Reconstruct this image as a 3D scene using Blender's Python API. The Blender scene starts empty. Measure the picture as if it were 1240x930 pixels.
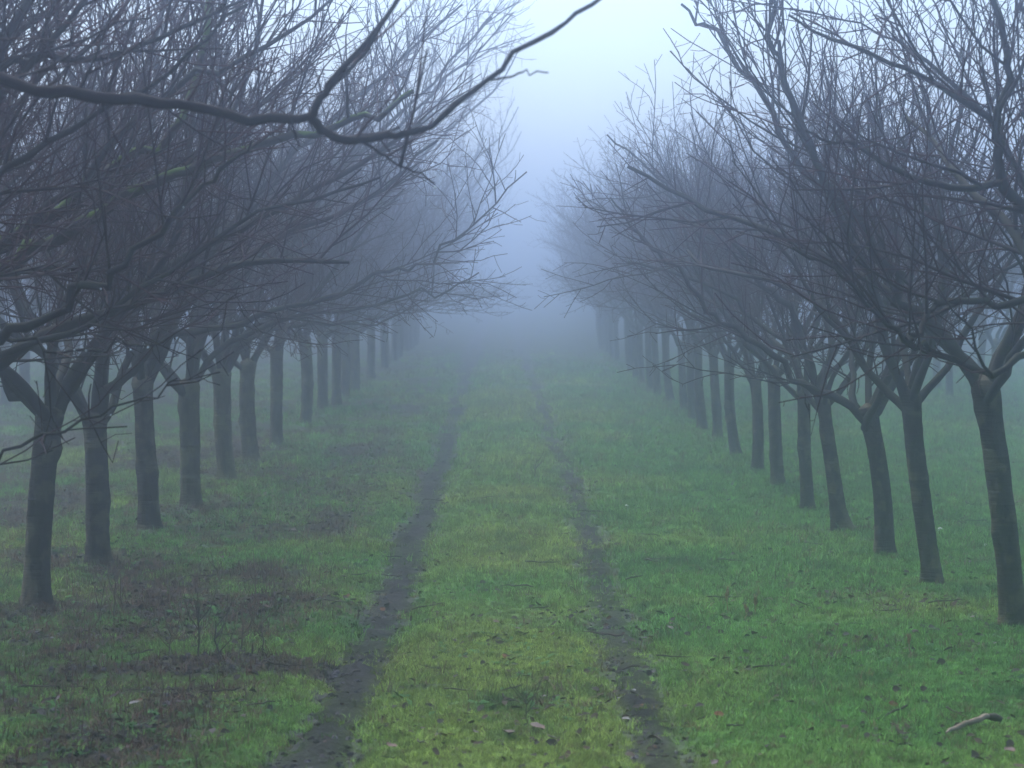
import bpy, math, random
import numpy as np

# ------------------------------------------------------------------ camera, sky, sun, exposure
SC = bpy.context.scene
COL = SC.collection
F = 3400.0            # focal length in photo pixels (photo 1240 x 930)
H = 1.9               # camera height above the grass
PITCH = math.atan((465 - 330) / F)     # eye level lies 135 px above the middle of the picture

cd = bpy.data.cameras.new('camera'); cam = bpy.data.objects.new('camera', cd); COL.objects.link(cam)
cam.location = (0, 0, H); cam.rotation_euler = (math.pi / 2 - PITCH, 0, 0)
cd.sensor_width = 36.0; cd.lens = 36.0 * F / 1240.0
cd.clip_start = 0.1; cd.clip_end = 3000
cd.dof.use_dof = True; cd.dof.focus_distance = 17.0; cd.dof.aperture_fstop = 7.0
SC.camera = cam

SUN_EL, SUN_AZ = math.radians(62), math.radians(-35)
w = bpy.data.worlds.new('World'); SC.world = w; w.use_nodes = True
nt = w.node_tree; nt.nodes.clear()
sky = nt.nodes.new('ShaderNodeTexSky'); sky.sky_type = 'NISHITA'; sky.sun_disc = False
sky.sun_elevation = SUN_EL; sky.sun_rotation = SUN_AZ
sky.altitude = 100; sky.air_density = 1.0; sky.dust_density = 3.0; sky.ozone_density = 4.2
bg = nt.nodes.new('ShaderNodeBackground'); SKY_STRENGTH = 0.092; bg.inputs['Strength'].default_value = SKY_STRENGTH
wo = nt.nodes.new('ShaderNodeOutputWorld')
nt.links.new(sky.outputs[0], bg.inputs[0]); nt.links.new(bg.outputs[0], wo.inputs[0])

sd = bpy.data.lights.new('sun', 'SUN'); sun = bpy.data.objects.new('sun', sd); COL.objects.link(sun)
sd.energy = 1.5; sd.angle = math.radians(70); sd.color = (1.0, 0.99, 0.98)
sun.rotation_euler = (math.pi / 2 - SUN_EL, 0, math.pi - SUN_AZ) ; sun.location = (0, 0, 30)

SC.view_settings.view_transform = 'Standard'; SC.view_settings.look = 'None'
EXPOSURE = 1.84; SC.view_settings.exposure = EXPOSURE; SC.view_settings.gamma = 1.0; SC.view_settings.use_curve_mapping = False
FOG_DENSITY = 0.0235
FOG_G = 0.95
FOG_COLOR = (0.80, 0.87, 1.0)

cy = SC.cycles
cy.max_bounces = 8; cy.diffuse_bounces = 2; cy.glossy_bounces = 2; cy.transmission_bounces = 4
cy.volume_bounces = 4; cy.transparent_max_bounces = 8; cy.use_denoising = True; cy.denoising_prefilter = 'ACCURATE'
cy.caustics_reflective = False; cy.caustics_refractive = False

# ------------------------------------------------------------------ helpers
RND = random.Random(7)
def unproject(px, py, d):
    """point at depth d (world y) seen at photo pixel px, py"""
    x = (px - 620.0) / F; v = (465.0 - py) / F
    dy = math.cos(PITCH) + v * math.sin(PITCH); dz = -math.sin(PITCH) + v * math.cos(PITCH)
    k = d / dy
    return (x * k, d, H + dz * k)

def sstep(a, b, x):
    t = np.clip((np.asarray(x, float) - a) / (b - a), 0, 1); return t * t * (3 - 2 * t)

def _hash(ix, iy, seed):
    h = (ix.astype(np.int64) * 374761393 + iy.astype(np.int64) * 668265263 + seed * 974711) & 0xffffffff
    h = ((h ^ (h >> 13)) * 1274126177) & 0xffffffff
    return ((h ^ (h >> 16)) & 0xffff) / 65535.0
def vnoise(x, y, seed=0):
    x = np.asarray(x, float); y = np.asarray(y, float)
    ix = np.floor(x); iy = np.floor(y); fx = x - ix; fy = y - iy
    fx = fx * fx * (3 - 2 * fx); fy = fy * fy * (3 - 2 * fy)
    a = _hash(ix, iy, seed); b = _hash(ix + 1, iy, seed); c = _hash(ix, iy + 1, seed); d = _hash(ix + 1, iy + 1, seed)
    return (a * (1 - fx) + b * fx) * (1 - fy) + (c * (1 - fx) + d * fx) * fy
def fbm(x, y, seed=0, oct=4):
    s = 0; a = 0.5; t = 0
    for o in range(oct):
        s = s + a * vnoise(x * 2 ** o + 17.3 * o, y * 2 ** o + 5.1 * o, seed + o); t += a; a *= 0.55
    return s / t

def mesh_np(name, V, Q=None, T=None, smooth=True):
    """mesh from numpy arrays: quads Q and triangles T"""
    me = bpy.data.meshes.new(name)
    V = np.asarray(V, np.float32).reshape(-1, 3)
    Q = np.zeros((0, 4), np.int32) if Q is None else np.asarray(Q, np.int32).reshape(-1, 4)
    T = np.zeros((0, 3), np.int32) if T is None else np.asarray(T, np.int32).reshape(-1, 3)
    me.vertices.add(len(V)); me.vertices.foreach_set('co', V.ravel())
    loops = np.concatenate([Q.ravel(), T.ravel()]).astype(np.int32)
    me.loops.add(len(loops)); me.loops.foreach_set('vertex_index', loops)
    n = len(Q) + len(T); me.polygons.add(n)
    st = np.concatenate([np.arange(len(Q)) * 4, len(Q) * 4 + np.arange(len(T)) * 3]).astype(np.int32)
    me.polygons.foreach_set('loop_start', st)
    me.polygons.foreach_set('loop_total', np.concatenate([np.full(len(Q), 4), np.full(len(T), 3)]).astype(np.int32))
    me.polygons.foreach_set('use_smooth', np.full(n, smooth))
    me.update(calc_edges=True); me.validate()
    return me

def link(name, me, mat, parent=None, loc=None):
    o = bpy.data.objects.new(name, me); COL.objects.link(o)
    if me is not None and mat is not None and not me.materials: me.materials.append(mat)
    if parent is not None: o.parent = parent
    if loc is not None: o.location = loc
    return o
def tag(o, label=None, cat=None, group=None, kind=None):
    if label: o['label'] = label
    if cat: o['category'] = cat
    if group: o['group'] = group
    if kind: o['kind'] = kind
    return o

def tube_arrays(polys, sides):
    """polys: list of (pts, radii). Returns verts, quads for tubes round every polyline."""
    VS, QS = [], []; off = 0
    groups = {}
    for p, r in polys: groups.setdefault(len(p), []).append((p, r))
    ang = np.linspace(0, 2 * np.pi, sides, endpoint=False)
    ca, sa = np.cos(ang), np.sin(ang)
    for n, L in groups.items():
        if n < 2: continue
        P = np.array([p for p, r in L], float); R = np.array([r for p, r in L], float)
        T = np.gradient(P, axis=1); T /= np.linalg.norm(T, axis=2, keepdims=True) + 1e-9
        m = T.mean(axis=1); ref = np.zeros_like(m); ref[np.arange(len(m)), np.argmin(np.abs(m), axis=1)] = 1
        U = ref[:, None, :] - (T * ref[:, None, :]).sum(2, keepdims=True) * T
        U /= np.linalg.norm(U, axis=2, keepdims=True) + 1e-9
        W = np.cross(T, U)
        V = P[:, :, None, :] + R[:, :, None, None] * (ca[None, None, :, None] * U[:, :, None, :] + sa[None, None, :, None] * W[:, :, None, :])
        B = len(L); VS.append(V.reshape(-1, 3))
        base = np.arange(B * n * sides).reshape(B, n, sides) + off
        a = base[:, :-1, :]; b = np.roll(a, -1, axis=2); d = base[:, 1:, :]; c = np.roll(d, -1, axis=2)
        QS.append(np.stack([a, b, c, d], -1).reshape(-1, 4)); off += B * n * sides
    if not VS: return np.zeros((0, 3)), np.zeros((0, 4), int)
    return np.concatenate(VS), np.concatenate(QS)

# ------------------------------------------------------------------ materials
def new_mat(name):
    m = bpy.data.materials.new(name); m.use_nodes = True
    n = m.node_tree.nodes; l = m.node_tree.links
    return m, n, l, n['Principled BSDF']
def N(n, t, **kw):
    x = n.new(t)
    for k, v in kw.items(): setattr(x, k, v)
    return x
def ramp(n, stops):
    r = n.new('ShaderNodeValToRGB')
    while len(r.color_ramp.elements) > 2: r.color_ramp.elements.remove(r.color_ramp.elements[-1])
    for i, (p, c) in enumerate(stops):
        e = r.color_ramp.elements[i] if i < 2 else r.color_ramp.elements.new(p)
        e.position = p; e.color = (*c, 1)
    return r

def bark_material(name, dark, light, lichen, amount, bumpd=0.006):
    m, n, l, b = new_mat(name)
    tc = N(n, 'ShaderNodeTexCoord'); geo = N(n, 'ShaderNodeNewGeometry')
    mp = N(n, 'ShaderNodeMapping'); mp.inputs['Scale'].default_value = (14, 14, 4); l.new(tc.outputs['Object'], mp.inputs[0])
    n1 = N(n, 'ShaderNodeTexNoise'); n1.inputs['Scale'].default_value = 2.2; n1.inputs['Detail'].default_value = 8; n1.inputs['Roughness'].default_value = .65
    l.new(mp.outputs[0], n1.inputs['Vector'])
    r1 = ramp(n, [(.3, dark), (.7, light)]); l.new(n1.outputs['Fac'], r1.inputs[0])
    # lichen and moss: patches, more on surfaces that face up
    n2 = N(n, 'ShaderNodeTexNoise'); n2.inputs['Scale'].default_value = 8; n2.inputs['Detail'].default_value = 6
    l.new(geo.outputs['Position'], n2.inputs['Vector'])
    sx = N(n, 'ShaderNodeSeparateXYZ'); l.new(geo.outputs['Normal'], sx.inputs[0])
    ma = N(n, 'ShaderNodeMath', operation='MULTIPLY_ADD'); l.new(sx.outputs['Z'], ma.inputs[0]); ma.inputs[1].default_value = .16; l.new(n2.outputs['Fac'], ma.inputs[2])
    mr = N(n, 'ShaderNodeMapRange'); l.new(ma.outputs[0], mr.inputs[0]); mr.inputs[1].default_value = .52; mr.inputs[2].default_value = .60; mr.inputs[4].default_value = amount
    mx = N(n, 'ShaderNodeMixRGB'); l.new(mr.outputs[0], mx.inputs[0]); l.new(r1.outputs[0], mx.inputs[1]); mx.inputs[2].default_value = (*lichen, 1)
    l.new(mx.outputs[0], b.inputs['Base Color'])
    b.inputs['Roughness'].default_value = .85; b.inputs['Specular IOR Level'].default_value = .12
    # horizontal lenticel bands plus rough bark relief
    mp2 = N(n, 'ShaderNodeMapping'); mp2.inputs['Scale'].default_value = (6, 6, 60); l.new(tc.outputs['Object'], mp2.inputs[0])
    n3 = N(n, 'ShaderNodeTexNoise'); n3.inputs['Scale'].default_value = 1.0; n3.inputs['Detail'].default_value = 3; l.new(mp2.outputs[0], n3.inputs['Vector'])
    ad = N(n, 'ShaderNodeMath', operation='ADD'); l.new(n1.outputs['Fac'], ad.inputs[0]); l.new(n3.outputs['Fac'], ad.inputs[1])
    bp = N(n, 'ShaderNodeBump'); bp.inputs['Distance'].default_value = bumpd; bp.inputs['Strength'].default_value = .9
    l.new(ad.outputs[0], bp.inputs['Height']); l.new(bp.outputs[0], b.inputs['Normal'])
    return m
M_BARK = bark_material('bark_dark', (.005, .004, .005), (.050, .040, .033), (.105, .088, .050), .75, .014)
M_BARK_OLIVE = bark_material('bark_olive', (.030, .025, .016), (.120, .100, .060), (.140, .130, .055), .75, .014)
M_LIMB = bark_material('bark_limb', (.008, .007, .008), (.028, .024, .025), (.042, .048, .030), .45, .003)
M_LIMB_DARK = bark_material('bark_wet', (.004, .003, .004), (.018, .012, .013), (.02, .02, .014), .2, .004)
M_MOSS = bark_material('bark_mossy', (.016, .014, .013), (.05, .043, .038), (.070, .120, .020), .95, .004)

def simple_mat(name, c1, c2, scale, rough=.7, spec=.3):
    m, n, l, b = new_mat(name)
    g = N(n, 'ShaderNodeNewGeometry'); t = N(n, 'ShaderNodeTexNoise'); t.inputs['Scale'].default_value = scale; t.inputs['Detail'].default_value = 4
    l.new(g.outputs['Position'], t.inputs['Vector']); r = ramp(n, [(.35, c1), (.65, c2)]); l.new(t.outputs['Fac'], r.inputs[0])
    l.new(r.outputs[0], b.inputs['Base Color']); b.inputs['Roughness'].default_value = rough; b.inputs['Specular IOR Level'].default_value = spec
    return m
M_TWIG = simple_mat('twig_bark', (.014, .005, .008), (.040, .012, .018), 3.0, .7, .12)
M_BRANCH = simple_mat('branch_bark', (.010, .007, .009), (.030, .022, .024), 6.0, .75, .12)

def attr_mat(name, attr, kind, noise_scale, amp, bump, rough=.9, rand=0.0, transl=0.0):
    """colour from a per-point attribute, varied by noise; bump for fine relief"""
    m, n, l, b = new_mat(name)
    a = N(n, 'ShaderNodeAttribute', attribute_name=attr, attribute_type=kind)
    g = N(n, 'ShaderNodeNewGeometry'); t = N(n, 'ShaderNodeTexNoise'); t.inputs['Scale'].default_value = noise_scale; t.inputs['Detail'].default_value = 8; t.inputs['Roughness'].default_value = .7
    l.new(g.outputs['Position'], t.inputs['Vector'])
    mr = N(n, 'ShaderNodeMapRange'); l.new(t.outputs['Fac'], mr.inputs[0]); mr.inputs[1].default_value = .3; mr.inputs[2].default_value = .7
    mr.inputs[3].default_value = 1 - amp; mr.inputs[4].default_value = 1 + amp
    fac = mr.outputs[0]
    if rand:
        oi = N(n, 'ShaderNodeObjectInfo'); r2 = N(n, 'ShaderNodeMapRange'); l.new(oi.outputs['Random'], r2.inputs[0]); r2.inputs[3].default_value = 1 - rand; r2.inputs[4].default_value = 1 + rand
        mu = N(n, 'ShaderNodeMath', operation='MULTIPLY'); l.new(fac, mu.inputs[0]); l.new(r2.outputs[0], mu.inputs[1]); fac = mu.outputs[0]
    vm = N(n, 'ShaderNodeVectorMath', operation='SCALE'); l.new(a.outputs['Color'], vm.inputs[0]); l.new(fac, vm.inputs['Scale'])
    l.new(vm.outputs[0], b.inputs['Base Color']); b.inputs['Roughness'].default_value = rough; b.inputs['Specular IOR Level'].default_value = .02
    if bump:
        bp = N(n, 'ShaderNodeBump'); bp.inputs['Distance'].default_value = bump; l.new(t.outputs['Fac'], bp.inputs['Height']); l.new(bp.outputs[0], b.inputs['Normal'])
    if transl:
        tr = N(n, 'ShaderNodeBsdfTranslucent'); l.new(vm.outputs[0], tr.inputs[0]); ms = N(n, 'ShaderNodeMixShader'); ms.inputs[0].default_value = transl
        l.new(b.outputs[0], ms.inputs[1]); l.new(tr.outputs[0], ms.inputs[2]); l.new(ms.outputs[0], n['Material Output'].inputs[0])
    return m
M_GROUND = attr_mat('turf_ground', 'col', 'GEOMETRY', 18, .45, .02)
M_RUT = attr_mat('rut_mud', 'col', 'GEOMETRY', 34, .6, .05, .95)
M_BLADE = attr_mat('grass_blade', 'col', 'INSTANCER', 3, .15, 0, .6, .35, .25)
M_LITTER = attr_mat('litter_leaf', 'col', 'INSTANCER', 40, .3, 0, .55, .3, .1)
M_CLOD = attr_mat('soil_clod', 'col', 'INSTANCER', 60, .3, .01, .8, .3)

# ------------------------------------------------------------------ terrain
def gz(x, y):
    x = np.asarray(x, float); y = np.asarray(y, float)
    zr = np.interp(y, [0, 8, 13.66, 16.24, 18.5, 20.9, 23.1, 25.8, 30, 40, 60, 120], [.24, .24, .164, .104, .04, -.035, -.07, -.085, -.08, -.12, -.10, -.1])
    zc = np.interp(y, [0, 8, 10.3, 14, 20, 60, 120], [.22, .22, .17, .08, .0, -.03, -.05])
    zl = np.interp(y, [0, 8, 15.5, 20, 23, 26, 60, 120], [.14, .14, .05, .03, -.03, -.03, -.02, -.05])
    a = sstep(-2.6, -.5, x); b = sstep(.6, 2.4, x)
    z = zl * (1 - a) + zc * a; z = z * (1 - b) + zr * b
    return z + .05 * (fbm(x * .35, y * .35, 3, 3) - .5)
def rut_x(y, side):
    y = np.asarray(y, float)
    bend = np.interp(y, [0, 24, 38, 54, 70, 120], [0, 0, -.08, -.18, -.30, -.4])
    return (.53 if side > 0 else -.715) + bend + .05 * (vnoise(y * .35, 0 * y, 11 + side) - .5) * 2
def rut_w(y, side):
    return (.135 if side < 0 else .115) + .05 * (vnoise(np.asarray(y, float) * 1.1, 0 * np.asarray(y, float), 40 + side) - .5)
def rut_mask(x, y, soft=.12):
    x = x + .13 * (fbm(np.asarray(x) * 7, np.asarray(y) * 4, 111, 3) - .5) + .06 * (fbm(np.asarray(x) * 25, np.asarray(y) * 18, 115, 2) - .5)
    a = 1 - sstep(rut_w(y, -1) - .04, rut_w(y, -1) + soft, np.abs(x - rut_x(y, -1)))
    b = 1 - sstep(rut_w(y, 1) - .04, rut_w(y, 1) + soft, np.abs(x - rut_x(y, 1)))
    return a, b

def brownness(x, y):
    """0 = green sward, 1 = bare soil, litter and dead growth (the weedy strip under the mud-rut row)"""
    n = fbm(x * 1.3, y * .7, 21, 4); n2 = fbm(x * 3.5, y * 2.2, 25, 3)
    left = sstep(-.85, -1.35, x)
    b = left * np.clip(.30 + 2.6 * (n - .46) + .9 * (n2 - .5) + .22 * sstep(17, 26, y), 0, .95)
    def blob(cx, cy, rx, ry, s):
        r = ((x - cx) / rx) ** 2 + ((y - cy) / ry) ** 2 + 2.2 * (n2 - .5)
        return s * (1 - sstep(.35, 1.25, r))
    for c in ((-1.45, 15.3, .85, .75, 1), (-2.0, 14.1, .8, .5, .8), (-1.35, 12.7, .75, .35, .9), (-1.9, 12.6, .6, .4, .7), (-2.6, 15.3, .6, .5, .9), (-2.6, 18, .7, .8, .8), (-1.9, 20.2, 1.0, .8, .75), (-2.6, 23, .7, 1.2, .8), (-1.6, 24.5, .7, 1.0, .7), (-1.3, 28, .6, 2, .7),
              (.12, 11.3, .4, .12, .6), (-.42, 11.9, .22, .12, .7), (.15, 12.2, .15, .1, .6), (2.35, 21, .5, .4, .6), (1.85, 15.4, .3, .3, .4)):
        b = np.maximum(b, blob(*c))
    right = sstep(-.5, 0, x) * np.clip(1.4 * (fbm(x * 2, y * 1.1, 31, 4) - .62), 0, .5)
    b = np.maximum(b, right)
    far = sstep(24, 45, y) * np.clip(.15 + 1.5 * (fbm(x * .8, y * .25, 35, 3) - .5), 0, .6)
    far = np.maximum(far, .85 * sstep(42, 75, y))          # the sward gives out towards the end of the rows
    return np.clip(np.maximum(b, far), 0, 1)

C_LUSH = np.array((.108, .238, .058)); C_YEL = np.array((.200, .275, .066)); C_DEEP = np.array((.048, .120, .052))
C_BROWN = np.array((.080, .058, .048)); C_SOIL = np.array((.046, .038, .038)); C_MUD = np.array((.056, .051, .059))
def mix(a, b, t): return a * (1 - t[..., None]) + b * t[..., None]
def green_col(x, y):
    n = fbm(x * .9 + 3, y * .55, 51, 4); n2 = fbm(x * 2.6, y * 1.5, 55, 3)
    yel = np.clip(.25 + 2.4 * (n - .47) + .35 * np.exp(-((x - .25) / .35) ** 2) + .3 * np.exp(-((x + .3) / .4) ** 2) - .35 * sstep(.9, 2.0, x) * sstep(13, 18, y), 0, 1)
    c = mix(np.broadcast_to(C_LUSH, x.shape + (3,)), np.broadcast_to(C_YEL, x.shape + (3,)), yel)
    return mix(c, np.broadcast_to(C_DEEP, x.shape + (3,)), np.clip(2.5 * (n2 - .58), 0, .9))
def ground_col(x, y):
    b = brownness(x, y); g = green_col(x, y)
    n = fbm(x * 4, y * 4, 61, 3)
    br = mix(np.broadcast_to(C_BROWN, x.shape + (3,)), np.broadcast_to(C_SOIL, x.shape + (3,)), np.clip(.4 + 3 * (n - .5), 0, 1))
    c = mix(g, br, b); l, r = rut_mask(x, y)
    mud = np.broadcast_to(C_MUD, x.shape + (3,))
    c = c * np.array((.55, .62, .62))            # the soil and thatch under the blades are duller than the blades
    return mix(mix(c, mud, np.clip(l, 0, 1)), mud * .95, np.clip(r * .8, 0, 1))

def axis(lo, hi, step, out, g=1.07):
    a = list(np.arange(lo, hi, step)); s = step; v = a[-1]; up = []
    while v < out: s *= g; v += s; up.append(v)
    return a + up
xa = axis(0, 4.6, .055, 290); xs = np.array([-v for v in xa[:0:-1]] + xa)
ya = axis(8.5, 30, .055, 290, 1.05); ys = np.array([-60, -30, -15, -8, -4, -1, 2, 4, 5.5, 6.5, 7.3, 8.0] + ya)
X, Y = np.meshgrid(xs, ys)
l_, r_ = rut_mask(X, Y, .2)
near = (1 - sstep(30, 45, Y))
Z = gz(X, Y) - .055 * l_ - .035 * r_ + near * (.035 * (fbm(X * 3, Y * 3, 71, 3) - .5) + .022 * (fbm(X * 11, Y * 11, 75, 2) - .5)) + near * .05 * brownness(X, Y) * (fbm(X * 6, Y * 6, 79, 2) - .35)
V = np.stack([X, Y, Z], -1).reshape(-1, 3); nx, ny = len(xs), len(ys)
idx = np.arange(nx * ny).reshape(ny, nx)
Qg = np.stack([idx[:-1, :-1], idx[:-1, 1:], idx[1:, 1:], idx[1:, :-1]], -1).reshape(-1, 4)
gm = mesh_np('ground', V, Qg)
def set_col(me, c):
    at = me.attributes.new('col', 'FLOAT_COLOR', 'POINT'); c = np.asarray(c, np.float32).reshape(-1, 3)
    at.data.foreach_set('color', np.concatenate([c, np.ones((len(c), 1), np.float32)], 1).ravel())
set_col(gm, ground_col(X, Y))
ground = tag(link('ground', gm, M_GROUND), 'damp orchard floor of short grass, weeds and bare soil', 'ground', kind='structure')

def surf(x, y):
    """height of the built ground sheet (bilinear)"""
    x = np.asarray(x, float); y = np.asarray(y, float)
    i = np.clip(np.searchsorted(xs, x) - 1, 0, nx - 2); j = np.clip(np.searchsorted(ys, y) - 1, 0, ny - 2)
    u = (x - xs[i]) / (xs[i + 1] - xs[i]); v = (y - ys[j]) / (ys[j + 1] - ys[j])
    return (Z[j, i] * (1 - u) + Z[j, i + 1] * u) * (1 - v) + (Z[j + 1, i] * (1 - u) + Z[j + 1, i + 1] * u) * v

def wheel_rut(side, label):
    yy = np.array([5.5, 6.5, 7.5] + axis(8.5, 34, .045, 75, 1.03)); nc = 13
    u = np.linspace(-1, 1, nc)
    wl = rut_w(yy, side)[:, None] + .045 * (fbm(yy * 5, yy * 0 + 3, 81 + side, 3)[:, None] - .5) * 2
    wr = rut_w(yy, side)[:, None] + .045 * (fbm(yy * 5, yy * 0 + 9, 85 + side, 3)[:, None] - .5) * 2
    if side > 0: wl = wl * .9; wr = wr * .9
    wv = np.where(u[None, :] < 0, wl, wr)
    XX = rut_x(yy, side)[:, None] + u[None, :] * wv; YY = np.repeat(yy[:, None], nc, 1)
    edge = 1 - np.abs(u[None, :]) ** 3
    ZZ = surf(XX, YY) + .005 * edge - .006 * (1 - edge) + edge * (.07 * (fbm(XX * 12, YY * 9, 91, 3) - .45).clip(0)) * (1 - sstep(30, 50, YY))
    me = mesh_np('wheel_rut', np.stack([XX, YY, ZZ], -1), None)
    k = np.arange(len(yy) * nc).reshape(-1, nc)
    me = mesh_np('wheel_rut', np.stack([XX, YY, ZZ], -1), np.stack([k[:-1, :-1], k[:-1, 1:], k[1:, 1:], k[1:, :-1]], -1))
    n = fbm(XX * 5, YY * 3, 95, 4)
    c = mix(np.broadcast_to(C_MUD, XX.shape + (3,)), np.broadcast_to(np.array((.028, .026, .031)), XX.shape + (3,)), np.clip(.4 + 3 * (n - .5), 0, 1))
    g = green_col(XX, YY)
    t = np.clip(np.abs(u[None, :]) ** 3 * .6 + (.14 if side < 0 else .24) * np.clip(3 * (fbm(XX * 3, YY * 1.2, 97, 3) - .38), 0, 1), 0, 1) * np.ones_like(XX)
    set_col(me, mix(c, g * .6, t))
    return tag(link('wheel_rut', me, M_RUT), label, 'wheel rut', 'wheel ruts of the farm track', 'structure')
wheel_rut(-1, 'dark bare muddy wheel rut beside the weedy brown strip')
wheel_rut(1, 'fainter wheel rut half grown over with grass')

# ------------------------------------------------------------------ bare orchard trees
def norm(v):
    k = math.sqrt(v[0] ** 2 + v[1] ** 2 + v[2] ** 2) + 1e-9; return (v[0] / k, v[1] / k, v[2] / k)
def perp_dir(d, ang, az):
    """direction turned by ang away from d, at azimuth az round it"""
    a = (0, 0, 1) if abs(d[2]) < .9 else (1, 0, 0)
    u = norm((d[1] * a[2] - d[2] * a[1], d[2] * a[0] - d[0] * a[2], d[0] * a[1] - d[1] * a[0]))
    v = (d[1] * u[2] - d[2] * u[1], d[2] * u[0] - d[0] * u[2], d[0] * u[1] - d[1] * u[0])
    c, s = math.cos(ang), math.sin(ang); ca, sa = math.cos(az), math.sin(az)
    return norm(tuple(d[i] * c + s * (u[i] * ca + v[i] * sa) for i in range(3)))

class Tree:
    def __init__(self, seed, limit):
        self.r = random.Random(seed); self.limit = limit
        self.limbs = []                      # each: dict(main=[...], l1=[...], tw=[...])
    def shoot(self, p, d, L, r0, r1, n, wob, up, zmin=1.15, free=False):
        R = self.r; st = L / (n - 1); pts = [p]; rad = [r0]
        for i in range(1, n):
            k = wob * (1.8 if R.random() < .22 else 1)
            d = norm((d[0] + R.gauss(0, k), d[1] + R.gauss(0, k), d[2] + R.gauss(0, k) + up))
            q = (p[0] + d[0] * st, p[1] + d[1] * st, p[2] + d[2] * st)
            if not free and not self.limit(q):
                break
            if q[2] < zmin: d = norm((d[0], d[1], abs(d[2]) + .15)); q = (p[0] + d[0] * st, p[1] + d[1] * st, p[2] + d[2] * st)
            p = q; pts.append(p); rad.append(r0 + (r1 - r0) * (i / (n - 1)) ** .85)
        m = len(pts)
        if 2 < m < n: rad = [r0 + (r1 - r0) * (i / (m - 1)) ** .85 for i in range(m)]      # a shortened shoot still tapers to its tip
        return pts, rad
    def along(self, pts, rad, s0, gap):
        """walk the polyline: yields point, direction, radius, fraction"""
        seg = [math.dist(pts[i], pts[i + 1]) for i in range(len(pts) - 1)]; tot = sum(seg)
        s = s0 * self.r.uniform(.7, 1.3); out = []
        while s < tot * .985:
            t = s; i = 0
            while i < len(seg) - 1 and t > seg[i]: t -= seg[i]; i += 1
            f = min(1, t / (seg[i] + 1e-9)); a, b = pts[i], pts[i + 1]
            out.append((tuple(a[k] + (b[k] - a[k]) * f for k in range(3)), norm(tuple(b[k] - a[k] for k in range(3))), rad[i] + (rad[i + 1] - rad[i]) * f, s / tot))
            s += gap * self.r.uniform(.55, 1.5)
        return out, tot
    def ramify(self, limb, pts, rad, dens=1.0, s0=.45, l1max=1.0):
        R = self.r
        sp, tot = self.along(pts, rad, s0, .155 / dens)
        for p, d, r, f in sp:
            if R.random() < .26:             # straight upright water shoot
                dd = norm((d[0] * .35 + R.gauss(0, .22), d[1] * .35 + R.gauss(0, .22), 1.0)); L = R.uniform(.5, 1.35) * l1max; wob, up, r0 = .05, .02, R.uniform(.0045, .0072)
            else:
                dd = perp_dir(d, math.radians(R.uniform(22, 52)), R.uniform(0, 6.283)); dd = norm((dd[0], dd[1], dd[2] + .16))
                L = R.uniform(.6, 1.7) * (1 - .35 * f) * l1max; wob, up, r0 = .12, .04, min(r * .62, R.uniform(.006, .013))
            a, b = self.shoot(p, dd, L, r0, .0030, max(4, int(L / .13)), wob, up)
            if len(a) < 3: continue
            limb['l1'].append((a, b)); self.twigs(limb, a, b, dens)
        # fine twigs straight on the limb
        for p, d, r, f in self.along(pts, rad, s0, .11 / dens)[0]:
            dd = perp_dir(d, math.radians(R.uniform(40, 85)), R.uniform(0, 6.283))
            a, b = self.shoot(p, norm((dd[0], dd[1], dd[2] + .15)), R.uniform(.06, .35), .0038, .0022, 4, .12, .03)
            if len(a) > 1: limb['tw'].append((a, b))
    def twigs(self, limb, pts, rad, dens):
        R = self.r
        for p, d, r, f in self.along(pts, rad, .08, .110 / dens)[0]:
            dd = perp_dir(d, math.radians(R.uniform(20, 50)), R.uniform(0, 6.283)); L = R.uniform(.22, .85) * (1 - .3 * f)
            a, b = self.shoot(p, norm((dd[0], dd[1], dd[2] + .12)), L, min(r * .75, R.uniform(.0034, .0055)), .0021, max(4, int(L / .085)), .13, .04)
            if len(a) < 2: continue
            limb['tw'].append((a, b))
            for p2, d2, r2, f2 in self.along(a, b, .05, .085 / dens)[0]:
                dd = perp_dir(d2, math.radians(R.uniform(30, 75)), R.uniform(0, 6.283))
                a2, b2 = self.shoot(p2, dd, R.uniform(.03, .16), min(r2 * .8, .0034), .0018, 3, .16, .03)
                if len(a2) > 1: limb['sp'].append((a2, b2))
    def new_limb(self):
        k = dict(main=[], l1=[], tw=[], sp=[]); self.limbs.append(k); return k

def smooth_poly(pts, n, jit, rnd):
    """Catmull-Rom through the points, resampled to n"""
    P = np.array(pts, float); P = np.vstack([2 * P[0] - P[1], P, 2 * P[-1] - P[-2]])
    m = len(P) - 3; out = []
    for i in range(n):
        t = i / (n - 1) * m; k = min(int(t), m - 1); t -= k; a, b, c, d = P[k:k + 4]
        q = .5 * ((2 * b) + (c - a) * t + (2 * a - 5 * b + 4 * c - d) * t * t + (3 * b - a - 3 * c + d) * t ** 3)
        k2 = jit * (2.6 if rnd.random() < .2 else 1.0)
        out.append(tuple(q + np.array([rnd.gauss(0, k2) for _ in range(3)]) * (0 < i < n - 1)))
    return out

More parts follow.
